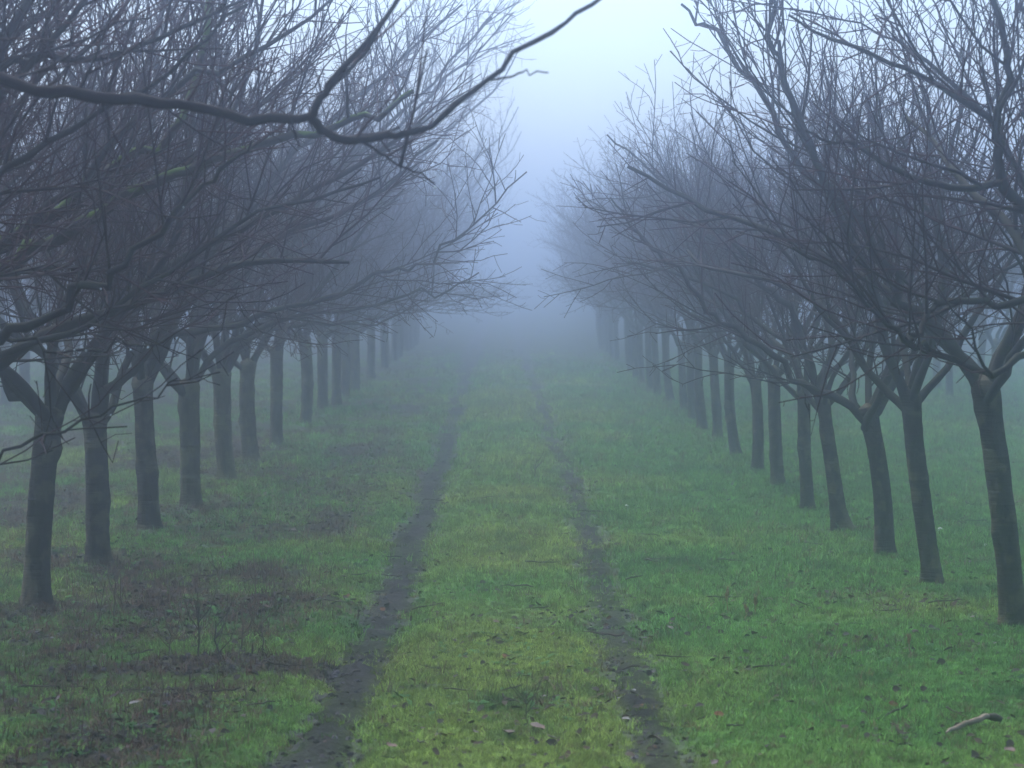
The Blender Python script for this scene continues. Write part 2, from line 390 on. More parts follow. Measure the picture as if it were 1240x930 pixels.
def trunk_mesh(base, fork, rb, rt, seed, flare=1.0, lobes=None):
    """leaning tapered trunk with a flared foot, knots and a swollen fork, in coordinates relative to base"""
    rnd = random.Random(seed); nr, ns = 30, 18
    top = (fork[0] - base[0], fork[1] - base[1], fork[2] - base[2])
    b1 = (rnd.gauss(0, .018), rnd.gauss(0, .02)); V = []
    ph = [rnd.uniform(0, 6.28) for _ in range(6)]
    kn = [(rnd.uniform(0, 6.28), rnd.uniform(.25, 1.2), rnd.uniform(.12, .30)) for _ in range(4)]      # knots and healed cuts
    def knot(a, z): return sum(k3 * math.exp(-((z - k2) / .05) ** 2) * max(0, math.cos(a - k1)) ** 6 for k1, k2, k3 in kn)
    for i in range(nr):
        t = i / (nr - 1) * 1.02
        zz = -0.09 + (top[2] + .09) * t
        k = min(1, max(0, zz / top[2]))
        bow = math.sin(k * math.pi)
        cx = top[0] * k + b1[0] * bow; cyy = top[1] * k + b1[1] * bow
        r = rb + (rt - rb) * min(1, k * 1.1)
        r *= 1 + .40 * flare * math.exp(-max(zz, 0) / .07) + .22 * math.exp(-((k - 1) / .10) ** 2)
        if t > .95: r *= math.sqrt(max(0.02, 1 - ((t - .95) / .0705) ** 2))
        for j in range(ns):
            a = 2 * math.pi * j / ns
            m = 1 + .05 * math.sin(2 * a + ph[0] + 2 * k) + .035 * math.sin(3 * a + ph[1] - 3 * k) + .03 * math.sin(5 * a + ph[2] + 5 * zz) + .025 * math.sin(9 * zz + ph[3] + a)
            m += flare * .16 * math.exp(-max(zz, 0) / .06) * math.sin(3 * a + ph[4])
            if lobes: m += lobes[1] * math.exp(-max(zz, 0) / .09) * max(0, math.cos(a - lobes[0])) ** 3
            m += rnd.gauss(0, .022) + knot(a, zz)
            V.append((cx + r * m * math.cos(a), cyy + r * m * math.sin(a), zz))
    k = np.arange(nr * ns).reshape(nr, ns); a = k[:-1]; b = np.roll(a, -1, 1); d = k[1:]; c = np.roll(d, -1, 1)
    Q = np.stack([a, b, c, d], -1).reshape(-1, 4)
    V.append((top[0] , top[1], V[-1][2])); T = [(int(k[-1, j]), int(k[-1, (j + 1) % ns]), len(V) - 1) for j in range(ns)]
    return mesh_np('trunk', V, Q, T)

def build_tree(name, base, fork, rb, rt, seed, limit, guided=(), nlimb=5, dens=1.0, azim=None, olive=False, flare=1.0, lobes=None, length=(2.3, 3.1)):
    """orchard_tree > trunk, limb (> branches, twigs)"""
    t = Tree(seed, limit); R = t.r
    for g in guided:                       # limbs whose course the photograph shows
        lb = t.new_limb(); lb['mat'] = g.get('mat', M_LIMB)
        path = list(g['pts'])
        if g.get('join', True):            # rise out of the trunk head
            path = [(fork[0], fork[1], fork[2] - .10)] + path
        n = max(8, int(len(path) * 2.6)); P = smooth_poly(path, n, g.get('jit', .009), R)
        r0, r1 = g['r']; pw = g.get('pw', .8)
        rad = [r0 + (r1 - r0) * (i / (n - 1)) ** pw for i in range(n)]
        rad = [r * (.88 if g.get('join', True) else 1) * (1 + R.uniform(-.10, .14)) for r in rad]
        if g.get('join', True): rad[0] *= 1.25
        lb['main'].append((P, rad))
        t.ramify(lb, P, rad, g.get('dens', 1.0), g.get('s0', .4), g.get('l1', 1.0))
        for sub in g.get('subs', ()):
            P2 = smooth_poly(sub['pts'], max(6, len(sub['pts']) * 3), .0018, R); m = len(P2)
            r2 = [sub['r'][0] + (sub['r'][1] - sub['r'][0]) * i / (m - 1) for i in range(m)]
            lb['main'].append((P2, r2)); t.ramify(lb, P2, r2, sub.get('dens', .8), .1, sub.get('l1', .6))
    a0 = R.uniform(0, 6.28)
    for i in range(nlimb):
        az = azim[i] if azim else a0 + 6.283 * i / nlimb + R.gauss(0, .25)
        el = math.radians(R.uniform(28, 58)) if i < nlimb - 1 or azim else math.radians(72)
        d = (math.cos(az) * math.cos(el), math.sin(az) * math.cos(el), math.sin(el)); L = R.uniform(*length)
        p0 = (fork[0] - d[0] * .02, fork[1] - d[1] * .02, fork[2] - .10 - .05 * R.random())
        r0 = rt * R.uniform(.42, .60)
        P, rad = t.shoot(p0, d, L, r0, .009, 22, .115, .016 + .02 * R.random())
        if len(P) < 5: continue
        rad = [r * (1 + R.uniform(-.10, .14)) for r in rad]; rad[0] *= 1.25
        lb = t.new_limb(); lb['mat'] = M_LIMB; lb['main'].append((P, rad)); t.ramify(lb, P, rad, dens)
        if R.random() < .8:                # the limb forks
            p, dd, r, f = t.along(P, rad, L * .35, 9)[0][0]
            d2 = perp_dir(dd, math.radians(R.uniform(28, 45)), R.uniform(0, 6.28)); d2 = norm((d2[0], d2[1], d2[2] + .3))
            P2, r2 = t.shoot(p, d2, L * R.uniform(.45, .65), r * .75, .008, 11, .11, .03)
            if len(P2) > 4: lb['main'].append((P2, r2)); t.ramify(lb, P2, r2, dens, .2)
    root = link(name, None, None, None, base)
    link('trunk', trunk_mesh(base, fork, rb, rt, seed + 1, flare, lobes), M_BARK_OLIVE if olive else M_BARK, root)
    off = np.array(base)
    for lb in t.limbs:
        def me(nm, groups):
            VS, QS, o = [], [], 0
            for polys, sides in groups:
                v, q = tube_arrays(polys, sides); VS.append(v - off if len(v) else v); QS.append(q + o); o += len(v)
            return mesh_np(nm, np.concatenate(VS), np.concatenate(QS))
        lo = link('limb', me('limb', [(lb['main'], 9)]), lb['mat'], root)
        if lb['l1']: link('branches', me('branches', [(lb['l1'], 5)]), M_BRANCH, lo)['kind'] = 'stuff'
        if lb['tw'] or lb['sp']: link('twigs', me('twigs', [(lb['tw'], 4), (lb['sp'], 3)]), M_TWIG, lo)['kind'] = 'stuff'
    return root

def copy_tree(o, parent=None):
    c = o.copy(); COL.objects.link(c); c.parent = parent
    for ch in list(o.children): copy_tree(ch, c)
    return c

def px(points, d0, d1=None):
    """photo-pixel path -> points whose depth runs from d0 (its trunk's) to d1"""
    d1 = d0 if d1 is None else d1; n = max(1, len(points) - 1)
    return [unproject(x, y, d0 + (d1 - d0) * i / n) for i, (x, y) in enumerate(points)]

XR, XL = 2.45, -2.64
def dR(n): return F * XR * (.00164 + .0003 * n)
def dL(n): return F * -XL * (.00173 + .00029 * n)
def limR(xm, zmax=3.75): return lambda q: q[0] > xm + .42 * max(0, q[2] - 2.3) + .16 * math.sin(q[1] * 7 + q[2] * 5) and q[2] < zmax + .3 * math.sin(q[0] * 4 + q[1] * 3)
def limL(xm, zmax=5.1): return lambda q: q[0] < xm + .18 * math.sin(q[1] * 7 + q[2] * 5) and q[2] < zmax + .3 * math.sin(q[0] * 4 + q[1] * 3)

def tree_from_px(bx, by, fx, fy, wb, wt, side, **kw):
    """trunk seen at base pixel / fork pixel with pixel widths; depth from its place in the row"""
    d = F * (XR if side > 0 else -XL) / abs(bx - 620)
    x = (bx - 620) / F * d * 1.0; b = (x, d, float(surf(x, d)) - .01)
    f = unproject(fx, fy, d - RND.uniform(-.05, .08))
    return build_tree('orchard_tree', b, f, wb * .5 / F * d, wt * .5 / F * d, **kw), d

ROW_L = 'bare trees in the row by the muddy rut'; ROW_R = 'bare trees in the row by the grassy rut'
def name_tree(t, label, group): tag(t, label, 'tree', group); return t

# --- row by the grassy rut (right)
dm1 = dR(-1); b = (XR, dm1, float(surf(XR, dm1)) - .01)
name_tree(build_tree('orchard_tree', b, (XR - .12, dm1, b[2] + 1.25), .075, .065, 101, limR(.95), [
    dict(pts=px([(1300, 330), (1245, 255), (1215, 222), (1211, 180), (1207, 140), (1224, 88), (1213, 40), (1198, -20)], dm1, dm1 - .2), r=(.036, .012), s0=.8, dens=.7,
         subs=[dict(pts=px([(1211, 222), (1170, 228), (1130, 222), (1095, 210), (1060, 192), (1030, 172), (1005, 172), (975, 158)], dm1 - .08, dm1 - .3), r=(.016, .005)),
               dict(pts=px([(1207, 148), (1170, 125), (1130, 100), (1080, 75), (1030, 55), (990, 40), (955, 18)], dm1 - .1, dm1 - .2), r=(.014, .005))]),
    dict(pts=px([(1310, 372), (1240, 372), (1190, 366), (1142, 364), (1126, 376), (1119, 398), (1104, 412)], dm1, dm1 - .4), r=(.021, .011), s0=.7, dens=.8, l1=.7),
    dict(pts=px([(1300, 420), (1240, 430), (1203, 454), (1172, 440), (1130, 427), (1106, 412), (1079, 391), (1040, 355), (1007, 327), (960, 300)], dm1, dm1 - .5), r=(.020, .006), s0=.8, dens=.8, l1=.7)],
    nlimb=4, azim=[-.6, .5, 1.2, 2.2], dens=.7, length=(1.7, 2.4)), 'bare tree whose knotty limbs reach over the leaning trunk by grassy rut', ROW_R)

R_SPEC = [  # base x, y, fork x, y, widths
    (1230, 762, 1192, 458, 30, 29), (1133, 706, 1101, 470, 23, 22), (1071, 672, 1050, 492, 23, 20), (1019, 645, 996, 480, 19, 16), (980, 620, 973, 466, 16, 16),
    (943, 592, 937, 445, 17, 15), (917, 570, 914, 455, 14, 13), (892, 550, 884, 430, 13, 12), (870, 530, 863, 418, 12, 11), (851, 515, 845, 405, 12, 10)]
R_LABEL = ['clearest dark trunk of the grassy rut row, leaning, lowest limb-free stem',
           'lichen-flecked leaning trunk two places out of the fog from the flared-foot tree',
           'dark trunk with low side limb, next to the flared-foot tree, clearer of fog',
           'tree with flared foot and root lump, in the grassy rut row',
           'upright trunk next behind the flared-foot tree', 'second trunk into the fog behind the flared-foot tree',
           'thin trunk with a low Y-shaped fork in the grassy rut row', 'grey trunk next behind the low Y-forked tree',
           'second grey trunk behind the low Y-forked tree', 'third grey trunk behind the low Y-forked tree']
GUIDE_R = {
    0: [dict(path=[(1150, 418), (1105, 370), (1070, 320), (1035, 262), (1008, 228), (985, 190), (962, 130), (945, 85), (930, 40), (918, -20)], r=(.040, .012), dd=-.3),
        dict(path=[(1225, 400), (1250, 330), (1262, 250), (1270, 150)], r=(.04, .012), dd=.3)],
    1: [dict(path=[(1070, 420), (1060, 360), (1030, 290), (1000, 235), (960, 190), (925, 120), (890, 78), (850, 30), (825, 5)], r=(.040, .009), dd=-.4),
        dict(path=[(1118, 420), (1140, 350), (1135, 270), (1150, 190), (1170, 110)], r=(.038, .012), dd=.2)],
    2: [dict(path=[(1022, 487), (985, 470), (960, 457), (929, 423), (887, 393), (856, 372), (830, 340), (814, 314), (790, 300), (775, 285), (755, 260), (739, 239)], r=(.034, .006), dd=.0, l1=.75),
        dict(path=[(1078, 440), (1095, 380), (1085, 300), (1100, 220)], r=(.036, .012), dd=.2)],
    3: [dict(path=[(975, 425), (960, 378), (935, 352), (911, 329), (896, 302), (865, 278), (841, 257), (815, 235), (799, 218), (770, 190), (735, 163)], r=(.036, .007), dd=-.3, l1=.8)],
    6: [dict(path=[(900, 442), (888, 428), (870, 395), (850, 350), (800, 300)], r=(.036, .008), dd=0),
        dict(path=[(926, 430), (930, 400), (920, 340)], r=(.040, .012), dd=.2)],
}
protoR = []
for i, s in enumerate(R_SPEC):
    d = F * XR / (s[0] - 620)
    gd = [dict(pts=px(g['path'], d, d + g['dd']), r=g['r'], l1=g.get('l1', 1.0) * .85, dens=.75) for g in GUIDE_R.get(i, [])]
    t, d = tree_from_px(*s, 1, seed=200 + i * 7, limit=limR(.45 if i < 2 else .28), guided=gd, nlimb=(4 if gd else 6), dens=.72 if i < 5 else .85, length=(1.7, 2.5),
                        azim=[-1.3, 1.3, 2.6, .2] if (gd and i < 4) else None, lobes=(-.3, 1.1) if i == 3 else None, flare=1.0 if i != 3 else 1.3)
    name_tree(t, R_LABEL[i], ROW_R)
    if i in (4, 5, 7, 8, 9): protoR.append(t)
# the same row fading into the fog: copies
rr = random.Random(5)
ordw = ['fourth', 'fifth', 'sixth']
for k in range(10, 28):
    d = dR(k) + rr.uniform(-.25, .25); x = XR + rr.uniform(-.10, .10)
    t = copy_tree(protoR[k % len(protoR)]); s = rr.uniform(.92, 1.08)
    t.location = (x, d, float(surf(x, d)) - .02); t.rotation_euler = (0, 0, rr.uniform(-.35, .35)); t.scale = (s, s, s)
    name_tree(t, f'{ordw[k-10]} grey trunk behind the low Y-forked tree, paling into fog' if k < 13 else 'ghostly fog-faded tree deep in the grassy rut row', ROW_R)

# --- row by the muddy rut (left)
def away(d): return None
d3 = dL(-3); b = (XL, d3, float(surf(XL, d3)) - .01)
name_tree(build_tree('orchard_tree', b, (XL + .08, d3, b[2] + 1.3), .08, .07, 301, (lambda q: q[0] < -1.3 or (abs(q[1] - d3) < .3 and 2.2 < q[2] < 3.4 and q[0] < -.2)), [
    dict(pts=px([(-300, 20), (-150, 45), (-60, 78), (0, 95), (70, 112), (140, 121), (210, 128), (280, 137), (345, 142), (380, 145), (395, 162), (420, 170), (450, 170), (480, 165), (510, 155), (545, 132), (590, 98), (640, 58), (690, 22), (730, -4)], d3, d3 - .1),
         r=(.025, .006), pw=.9, dens=.55, s0=1.2, l1=.17, jit=.0045, mat=M_LIMB_DARK,
         subs=[dict(pts=px([(376, 144), (386, 122), (402, 98), (430, 65), (465, 25), (492, -15)], d3 - .05), r=(.013, .006), dens=.02),
               dict(pts=px([(438, 171), (465, 188), (495, 205), (527, 223)], d3 - .05), r=(.0045, .0022), dens=.02),
               dict(pts=px([(592, 97), (620, 92), (640, 86), (664, 88)], d3 - .08), r=(.0035, .002), dens=.02),
               dict(pts=px([(352, 143), (358, 165), (362, 178)], d3 - .05), r=(.004, .002), dens=.02)])],
    nlimb=4, azim=[2.2, 3.1, 4.2, 1.75], dens=.8), 'bare tree whose black blurred branch sweeps across above the muddy rut', ROW_L)

d2 = dL(-2); b = (XL, d2, float(surf(XL, d2)) - .01)
name_tree(build_tree('orchard_tree', b, (XL + .08, d2, b[2] + 1.3), .085, .072, 311, limL(-.85), [
    dict(pts=px([(-120, 240), (-60, 140), (0, 78), (55, 72), (120, 68), (190, 48), (250, 20), (320, -15)], d2, d2 - .2), r=(.026, .006), s0=.9, dens=.8, l1=.6),
    dict(pts=px([(-120, 330), (-60, 262), (10, 205), (80, 160), (160, 112), (235, 62), (300, 5)], d2, d2 - .4), r=(.024, .006), s0=.9, dens=.8, l1=.6),
    dict(pts=px([(-120, 425), (-50, 420), (0, 406), (45, 388), (90, 366), (125, 335), (160, 305), (203, 266), (240, 232), (271, 203), (305, 170)], d2, d2 - .3), r=(.030, .006), s0=1.0, dens=.75, l1=.55),
    dict(pts=px([(-120, 560), (-40, 568), (0, 556), (40, 535), (75, 522), (130, 498), (180, 480), (215, 458)], d2, d2 - .2), r=(.012, .003), s0=.9, dens=.45, l1=.35),
    dict(pts=px([(-150, 380), (-60, 395), (0, 404), (60, 418), (100, 422), (150, 421), (180, 419), (212, 411)], d2, d2 - .1), r=(.012, .003), s0=1.0, dens=.45, l1=.35),
    dict(pts=px([(-150, 300), (-60, 200), (0, 120), (60, 50), (120, -20)], d2, d2 - .1), r=(.03, .012), s0=.8, dens=.7, l1=.6)],
    nlimb=5, azim=[1.6, 2.6, 3.5, 4.3, .9], dens=.95), 'bare tree with dark red twigs beaded with drops at the muddy rut row end', ROW_L)

d1 = dL(-1); b = (XL, d1, float(surf(XL, d1)) - .01)
name_tree(build_tree('orchard_tree', b, (XL + .06, d1, b[2] + 1.3), .085, .072, 321, limL(-.5), [
    dict(pts=px([(-90, 380), (0, 300), (100, 205), (200, 122), (270, 80), (330, 50), (400, 0)], d1, d1 - .3), r=(.036, .008), s0=.9, dens=.9, l1=.8),
    dict(pts=px([(-60, 440), (30, 420), (110, 385), (200, 330), (300, 268), (390, 235), (460, 215)], d1, d1 - .5), r=(.026, .006), s0=.9, dens=.8, l1=.6),
    dict(pts=px([(-110, 400), (-50, 365), (0, 330), (55, 300), (110, 262), (160, 236), (205, 212), (260, 192), (330, 172), (400, 152), (450, 138), (500, 110)], d1, d1 - .5), r=(.052, .012), s0=.9, dens=.9, mat=M_MOSS, l1=.8),
    dict(pts=px([(-110, 360), (-30, 310), (50, 265), (120, 215), (170, 180), (215, 150), (235, 100), (250, 40), (255, -20)], d1, d1 + .3), r=(.045, .014), s0=.8, dens=.9, mat=M_MOSS, l1=.8)],
    nlimb=4, azim=[1.1, 1.8, 2.6, 4.4], dens=1.0), 'tree with bright green mossy limb arching over the muddy rut row', ROW_L)

L_SPEC = [
    (42, 735, 62, 492, 33, 29), (117, 684, 115, 500, 28, 26), (180, 641, 172, 455, 25, 23), (231, 614, 228, 460, 24, 23), (274, 585, 268, 445, 20, 20),
    (304, 558, 300, 436, 19, 18), (334, 541, 335, 418, 16, 15), (369, 508, 368, 405, 14, 14), (391, 496, 390, 400, 13, 13)]
L_LABEL = ['thick dark trunk with low elbowed limb at edge of brown soil patch',
           'dark straight trunk next into the fog from the elbow-limbed tree',
           'second trunk into the fog behind the elbow-limbed tree', 'olive-tinged third trunk behind the elbow-limbed tree',
           'olive-tinged fourth trunk behind the elbow-limbed tree', 'olive-tinged fifth trunk behind the elbow-limbed tree',
           'pale olive sixth trunk behind the elbow-limbed tree', 'faint seventh trunk behind the elbow-limbed tree', 'faint eighth trunk behind the elbow-limbed tree']
GUIDE_L = {
    0: [dict(path=[(42, 492), (20, 476), (2, 452), (-20, 400), (-40, 330)], r=(.042, .02), dd=.1),
        dict(path=[(95, 445), (130, 400), (175, 345), (240, 300), (310, 268), (370, 235), (440, 195), (510, 150)], r=(.046, .010), dd=-.5),
        dict(path=[(60, 440), (80, 360), (110, 280), (130, 190), (170, 100), (200, 0)], r=(.045, .014), dd=.2)],
    1: [dict(path=[(140, 470), (165, 440), (200, 400), (260, 340), (330, 290), (400, 262), (470, 225), (530, 170)], r=(.046, .009), dd=-.3),
        dict(path=[(125, 440), (150, 340), (190, 250), (230, 150), (280, 60)], r=(.045, .012), dd=.3)],
    2: [dict(path=[(190, 410), (232, 330), (310, 235), (400, 145), (480, 75), (560, 5)], r=(.040, .009), dd=.2),
        dict(path=[(200, 412), (240, 402), (284, 394), (317, 381), (355, 370), (393, 363), (430, 347), (455, 330), (485, 326), (505, 323), (545, 295), (590, 258), (638, 208)], r=(.034, .006), dd=-.3, l1=.75)],
    3: [dict(path=[(262, 425), (300, 405), (340, 388), (400, 378), (450, 372), (500, 355), (545, 348), (580, 330)], r=(.036, .006), dd=-.2, l1=.6),
        dict(path=[(245, 410), (290, 340), (370, 250), (450, 170), (530, 95), (595, 20)], r=(.040, .010), dd=.2)],
    4: [dict(path=[(285, 400), (350, 300), (430, 210), (510, 130), (570, 70), (622, 15)], r=(.040, .008), dd=.1),
        dict(path=[(300, 412), (340, 396), (390, 392), (437, 394), (470, 385), (520, 360)], r=(.034, .006), dd=.3, l1=.55)],
    5: [dict(path=[(330, 395), (380, 330), (430, 270), (470, 210), (500, 150), (540, 90)], r=(.040, .009), dd=.1)],
    6: [dict(path=[(348, 385), (400, 310), (470, 235), (540, 160), (600, 110), (628, 60)], r=(.040, .008), dd=.1)],
}
protoL = []
for i, s in enumerate(L_SPEC):
    d = F * -XL / (620 - s[0])
    gd = [dict(pts=px(g['path'], d, d + g['dd']), r=g['r'], l1=g.get('l1', 1.0), dens=.85) for g in GUIDE_L.get(i, [])]
    t, d = tree_from_px(*s, -1, seed=400 + i * 7, limit=limL(-.2 if i < 2 else .12), guided=gd, nlimb=4 if gd else 6, dens=.82,
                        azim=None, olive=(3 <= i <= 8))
    name_tree(t, L_LABEL[i], ROW_L)
    if i in (5, 6, 7, 8): protoL.append(t)
ordw = ['ninth', 'tenth']
for k in range(9, 23):
    d = dL(k + .6) + rr.uniform(-.25, .25); x = XL + rr.uniform(-.10, .10)
    t = copy_tree(protoL[k % len(protoL)]); s = rr.uniform(.92, 1.08)
    t.location = (x, d, float(surf(x, d)) - .02); t.rotation_euler = (0, 0, rr.uniform(-.35, .35)); t.scale = (s, s, s)
    name_tree(t, f'{ordw[k-9]} trunk behind the elbow-limbed tree, paling into fog' if k < 11 else 'ghostly fog-faded tree deep in the muddy rut row', ROW_L)
# --- the next rows, dim shapes behind the two
for side, pr, xx, lab, grp in ((1, protoR, XR + 4.7, 'dim foggy tree in the row beyond the grassy rut row', 'trees of the row beyond the grassy rut row'),
                               (-1, protoL, XL - 4.9, 'dim foggy tree in the row beyond the muddy rut row', 'trees of the row beyond the muddy rut row')):
    for k in range(11):
        d = 38 + 2.5 * k + rr.uniform(-.3, .3); x = xx + rr.uniform(-.2, .2)
        t = copy_tree(pr[k % len(pr)]); s = rr.uniform(.92, 1.08)
        t.location = (x, d, float(surf(x, d)) - .02); t.rotation_euler = (0, 0, rr.uniform(0, 6.28)); t.scale = (s, s, s)
        name_tree(t, lab, grp)

# ------------------------------------------------------------------ ground cover (scattered, uncountable)
NR = np.random.default_rng(12)
def scatter_points(y0, y1, dens, margin=1.12):
    """random points in the strip of ground in view between depths y0 and y1"""
    hw = 620 / F * y1 * margin + .25; n = int(dens * 2 * hw * (y1 - y0))
    x = NR.uniform(-hw, hw, n); y = NR.uniform(y0, y1, n)
    k = np.abs(x) < 620 / F * y * margin + .25
    return x[k], y[k]

def blade_mesh(name, nb, hgt, wid, spread, curl, seed):
    r = np.random.default_rng(seed); V, T, Q = [], [], []
    for i in range(nb):
        a = r.uniform(0, 6.28); h = hgt * r.uniform(.5, 1.2); w_ = wid * r.uniform(.7, 1.2); o = r.normal(0, spread * .45, 2); lean = r.uniform(.1, 1) * curl
        dx, dy = math.cos(a), math.sin(a); sx_, sy_ = -dy * w_ * .5, dx * w_ * .5; b = len(V)
        for t, ww in ((0, 1), (.55, .9)):
            cx, cy_ = o[0] + dx * h * lean * t * t * 1.2, o[1] + dy * h * lean * t * t * 1.2; z = h * (t - .25 * lean * t * t) - .006
            V += [(cx - sx_ * ww, cy_ - sy_ * ww, z), (cx + sx_ * ww, cy_ + sy_ * ww, z)]
        V.append((o[0] + dx * h * lean * 1.2, o[1] + dy * h * lean * 1.2, h * (1 - .45 * lean)))
        Q.append((b, b + 1, b + 3, b + 2)); T.append((b + 2, b + 3, b + 4))
    return mesh_np(name, V, Q, T)
def rosette_mesh(name, nl, size, seed):
    r = np.random.default_rng(seed); V, Q = [], []
    for i in range(nl):
        a = r.uniform(0, 6.28); L = size * r.uniform(.6, 1.2); w_ = L * .28; dx, dy = math.cos(a), math.sin(a); b = len(V); up = r.uniform(.2, .9); o = r.normal(0, size * .3, 2)
        for t, ww in ((0.05, .25), (.45, 1), (.8, .8), (1, .15)):
            cx, cy_, z = o[0] + dx * L * t, o[1] + dy * L * t, L * up * math.sin(t * 2.2) * .6
            V += [(cx + dy * w_ * ww, cy_ - dx * w_ * ww, z + .12 * w_ * ww), (cx - dy * w_ * ww, cy_ + dx * w_ * ww, z + .12 * w_ * ww)]
        for k in range(3): Q.append((b + 2 * k, b + 2 * k + 1, b + 2 * k + 3, b + 2 * k + 2))
    return mesh_np(name, V, Q)
def leaf_mesh(name, seed):
    r = np.random.default_rng(seed); V, Q = [], []; n = 5; L = 1.0
    c1, c2 = r.uniform(-.5, .6), r.uniform(.1, .5)
    for i in range(n):
        t = i / (n - 1); w_ = .36 * math.sin(math.pi * min(1, t * .9 + .07)) ** .8
        for u in (-1, 0, 1): V.append((u * w_ + r.normal(0, .02), (t - .5) * L, .12 + c1 * (t - .5) ** 2 + c2 * abs(u) * w_ + r.normal(0, .02)))
    for i in range(n - 1):
        for u in range(2): k = i * 3 + u; Q.append((k, k + 1, k + 4, k + 3))
    return mesh_np(name, V, Q)
def lump_mesh(name, seed):
    r = np.random.default_rng(seed); nu, nv = 7, 5; V, Q, T = [], [], []
    for j in range(nv):
        ph = math.pi * (j + .5) / nv
        for i in range(nu):
            a = 2 * math.pi * i / nu; k = r.uniform(.65, 1.25); V.append((.5 * k * math.sin(ph) * math.cos(a), .42 * k * math.sin(ph) * math.sin(a), .3 * k * math.cos(ph) + .1))
    for j in range(nv - 1):
        for i in range(nu): Q.append((j * nu + i, j * nu + (i + 1) % nu, (j + 1) * nu + (i + 1) % nu, (j + 1) * nu + i))
    V += [(0, 0, .42), (0, 0, -.2)]; k = len(V)
    for i in range(nu): T += [((i + 1) % nu, i, k - 2), ((nv - 1) * nu + i, (nv - 1) * nu + (i + 1) % nu, k - 1)]
    return mesh_np(name, V, Q, T, smooth=False)
def stick_mesh(name, seed):
    r = random.Random(seed); p = [(-.5 + i / 5 * 1.0, r.gauss(0, .04), .05 + r.gauss(0, .02)) for i in range(6)]
    v, q = tube_arrays([(p, [.022, .024, .02, .02, .016, .008]), ([p[3], (p[3][0] + .15, .14, .1)], [.012, .006])], 5)
    return mesh_np(name, v, q)

def scatter(name, label, cat, meshes, mat, x, y, idx, scl, col, tilt=.15, dz=0.0):
    c = bpy.data.collections.new(name + '_source')
    for k, me in enumerate(meshes):
        me.materials.append(mat); o = bpy.data.objects.new(f'{name}_piece_{k}', me); c.objects.link(o)
    n = len(x); pm = bpy.data.meshes.new(name); pm.vertices.add(n)
    pm.vertices.foreach_set('co', np.stack([x, y, surf(x, y) + dz], -1).astype(np.float32).ravel())
    a = pm.attributes.new('idx', 'INT', 'POINT'); a.data.foreach_set('value', idx.astype(np.int32))
    a = pm.attributes.new('scl', 'FLOAT', 'POINT'); a.data.foreach_set('value', scl.astype(np.float32))
    rot = np.stack([NR.normal(0, tilt, n), NR.normal(0, tilt, n), NR.uniform(0, 6.283, n)], -1)
    a = pm.attributes.new('rot', 'FLOAT_VECTOR', 'POINT'); a.data.foreach_set('vector', rot.astype(np.float32).ravel())
    set_col(pm, col)
    o = link(name, pm, None)
    g = bpy.data.node_groups.new(name + '_scatter', 'GeometryNodeTree')
    g.interface.new_socket('Geometry', in_out='INPUT', socket_type='NodeSocketGeometry'); g.interface.new_socket('Geometry', in_out='OUTPUT', socket_type='NodeSocketGeometry')
    gi = g.nodes.new('NodeGroupInput'); go = g.nodes.new('NodeGroupOutput'); ip = g.nodes.new('GeometryNodeInstanceOnPoints')
    ci = g.nodes.new('GeometryNodeCollectionInfo'); ci.inputs['Collection'].default_value = c; ci.inputs['Separate Children'].default_value = True; ci.inputs['Reset Children'].default_value = True
    def na(nm, t): k = g.nodes.new('GeometryNodeInputNamedAttribute'); k.data_type = t; k.inputs['Name'].default_value = nm; return k.outputs[0]
    L = g.links; L.new(gi.outputs[0], ip.inputs['Points']); L.new(ci.outputs[0], ip.inputs['Instance']); ip.inputs['Pick Instance'].default_value = True
    L.new(na('idx', 'INT'), ip.inputs['Instance Index']); L.new(na('rot', 'FLOAT_VECTOR'), ip.inputs['Rotation']); L.new(na('scl', 'FLOAT'), ip.inputs['Scale'])
    L.new(ip.outputs[0], go.inputs[0])
    md = o.modifiers.new('scatter', 'NODES'); md.node_group = g
    return tag(o, label, cat, kind='stuff')

def cat2(*ps): return np.concatenate([p[0] for p in ps]), np.concatenate([p[1] for p in ps])
# grass
zones = [scatter_points(8.6, 14, 2100), scatter_points(14, 20, 1150), scatter_points(20, 30, 480), scatter_points(30, 46, 170), scatter_points(46, 80, 60)]
gx, gy = cat2(*zones); gscale = np.interp(gy, [9, 14, 20, 30, 46, 80], [.66, .80, 1.1, 1.5, 2.1, 2.8])
l_, r_ = rut_mask(gx, gy, .10); br = brownness(gx, gy)
keep = NR.random(len(gx)) < np.clip(1 - br * 1.05, .06, 1) * (1 - .95 * l_) * (1 - .88 * r_) * (1 - sstep(40, 78, gy))
gx, gy, gscale, br = gx[keep], gy[keep], gscale[keep], br[keep]
n2 = fbm(gx * 1.5, gy * 1.0, 141, 3)
gcol = green_col(gx, gy) * (.5 + 1.1 * NR.random((len(gx), 1)) ** 1.3); dead = NR.random(len(gx)) < .09 + .3 * br
gcol[dead] = np.array((.16, .125, .07)) * NR.uniform(.5, 1.1, (dead.sum(), 1))
grass_pieces = [blade_mesh('grass_tuft', 16, .035, .0042, .045, 1.15, s) for s in range(4)] + [blade_mesh('grass_tuft', 10, .065, .0045, .03, .9, 30)]
scatter('grass', 'short damp green grass covering the orchard floor', 'grass', grass_pieces, M_BLADE, gx, gy,
        np.where(NR.random(len(gx)) < .9, NR.integers(0, 4, len(gx)), 4), gscale * NR.uniform(.55, 1.25, len(gx)) * (.45 + 1.1 * n2), gcol)
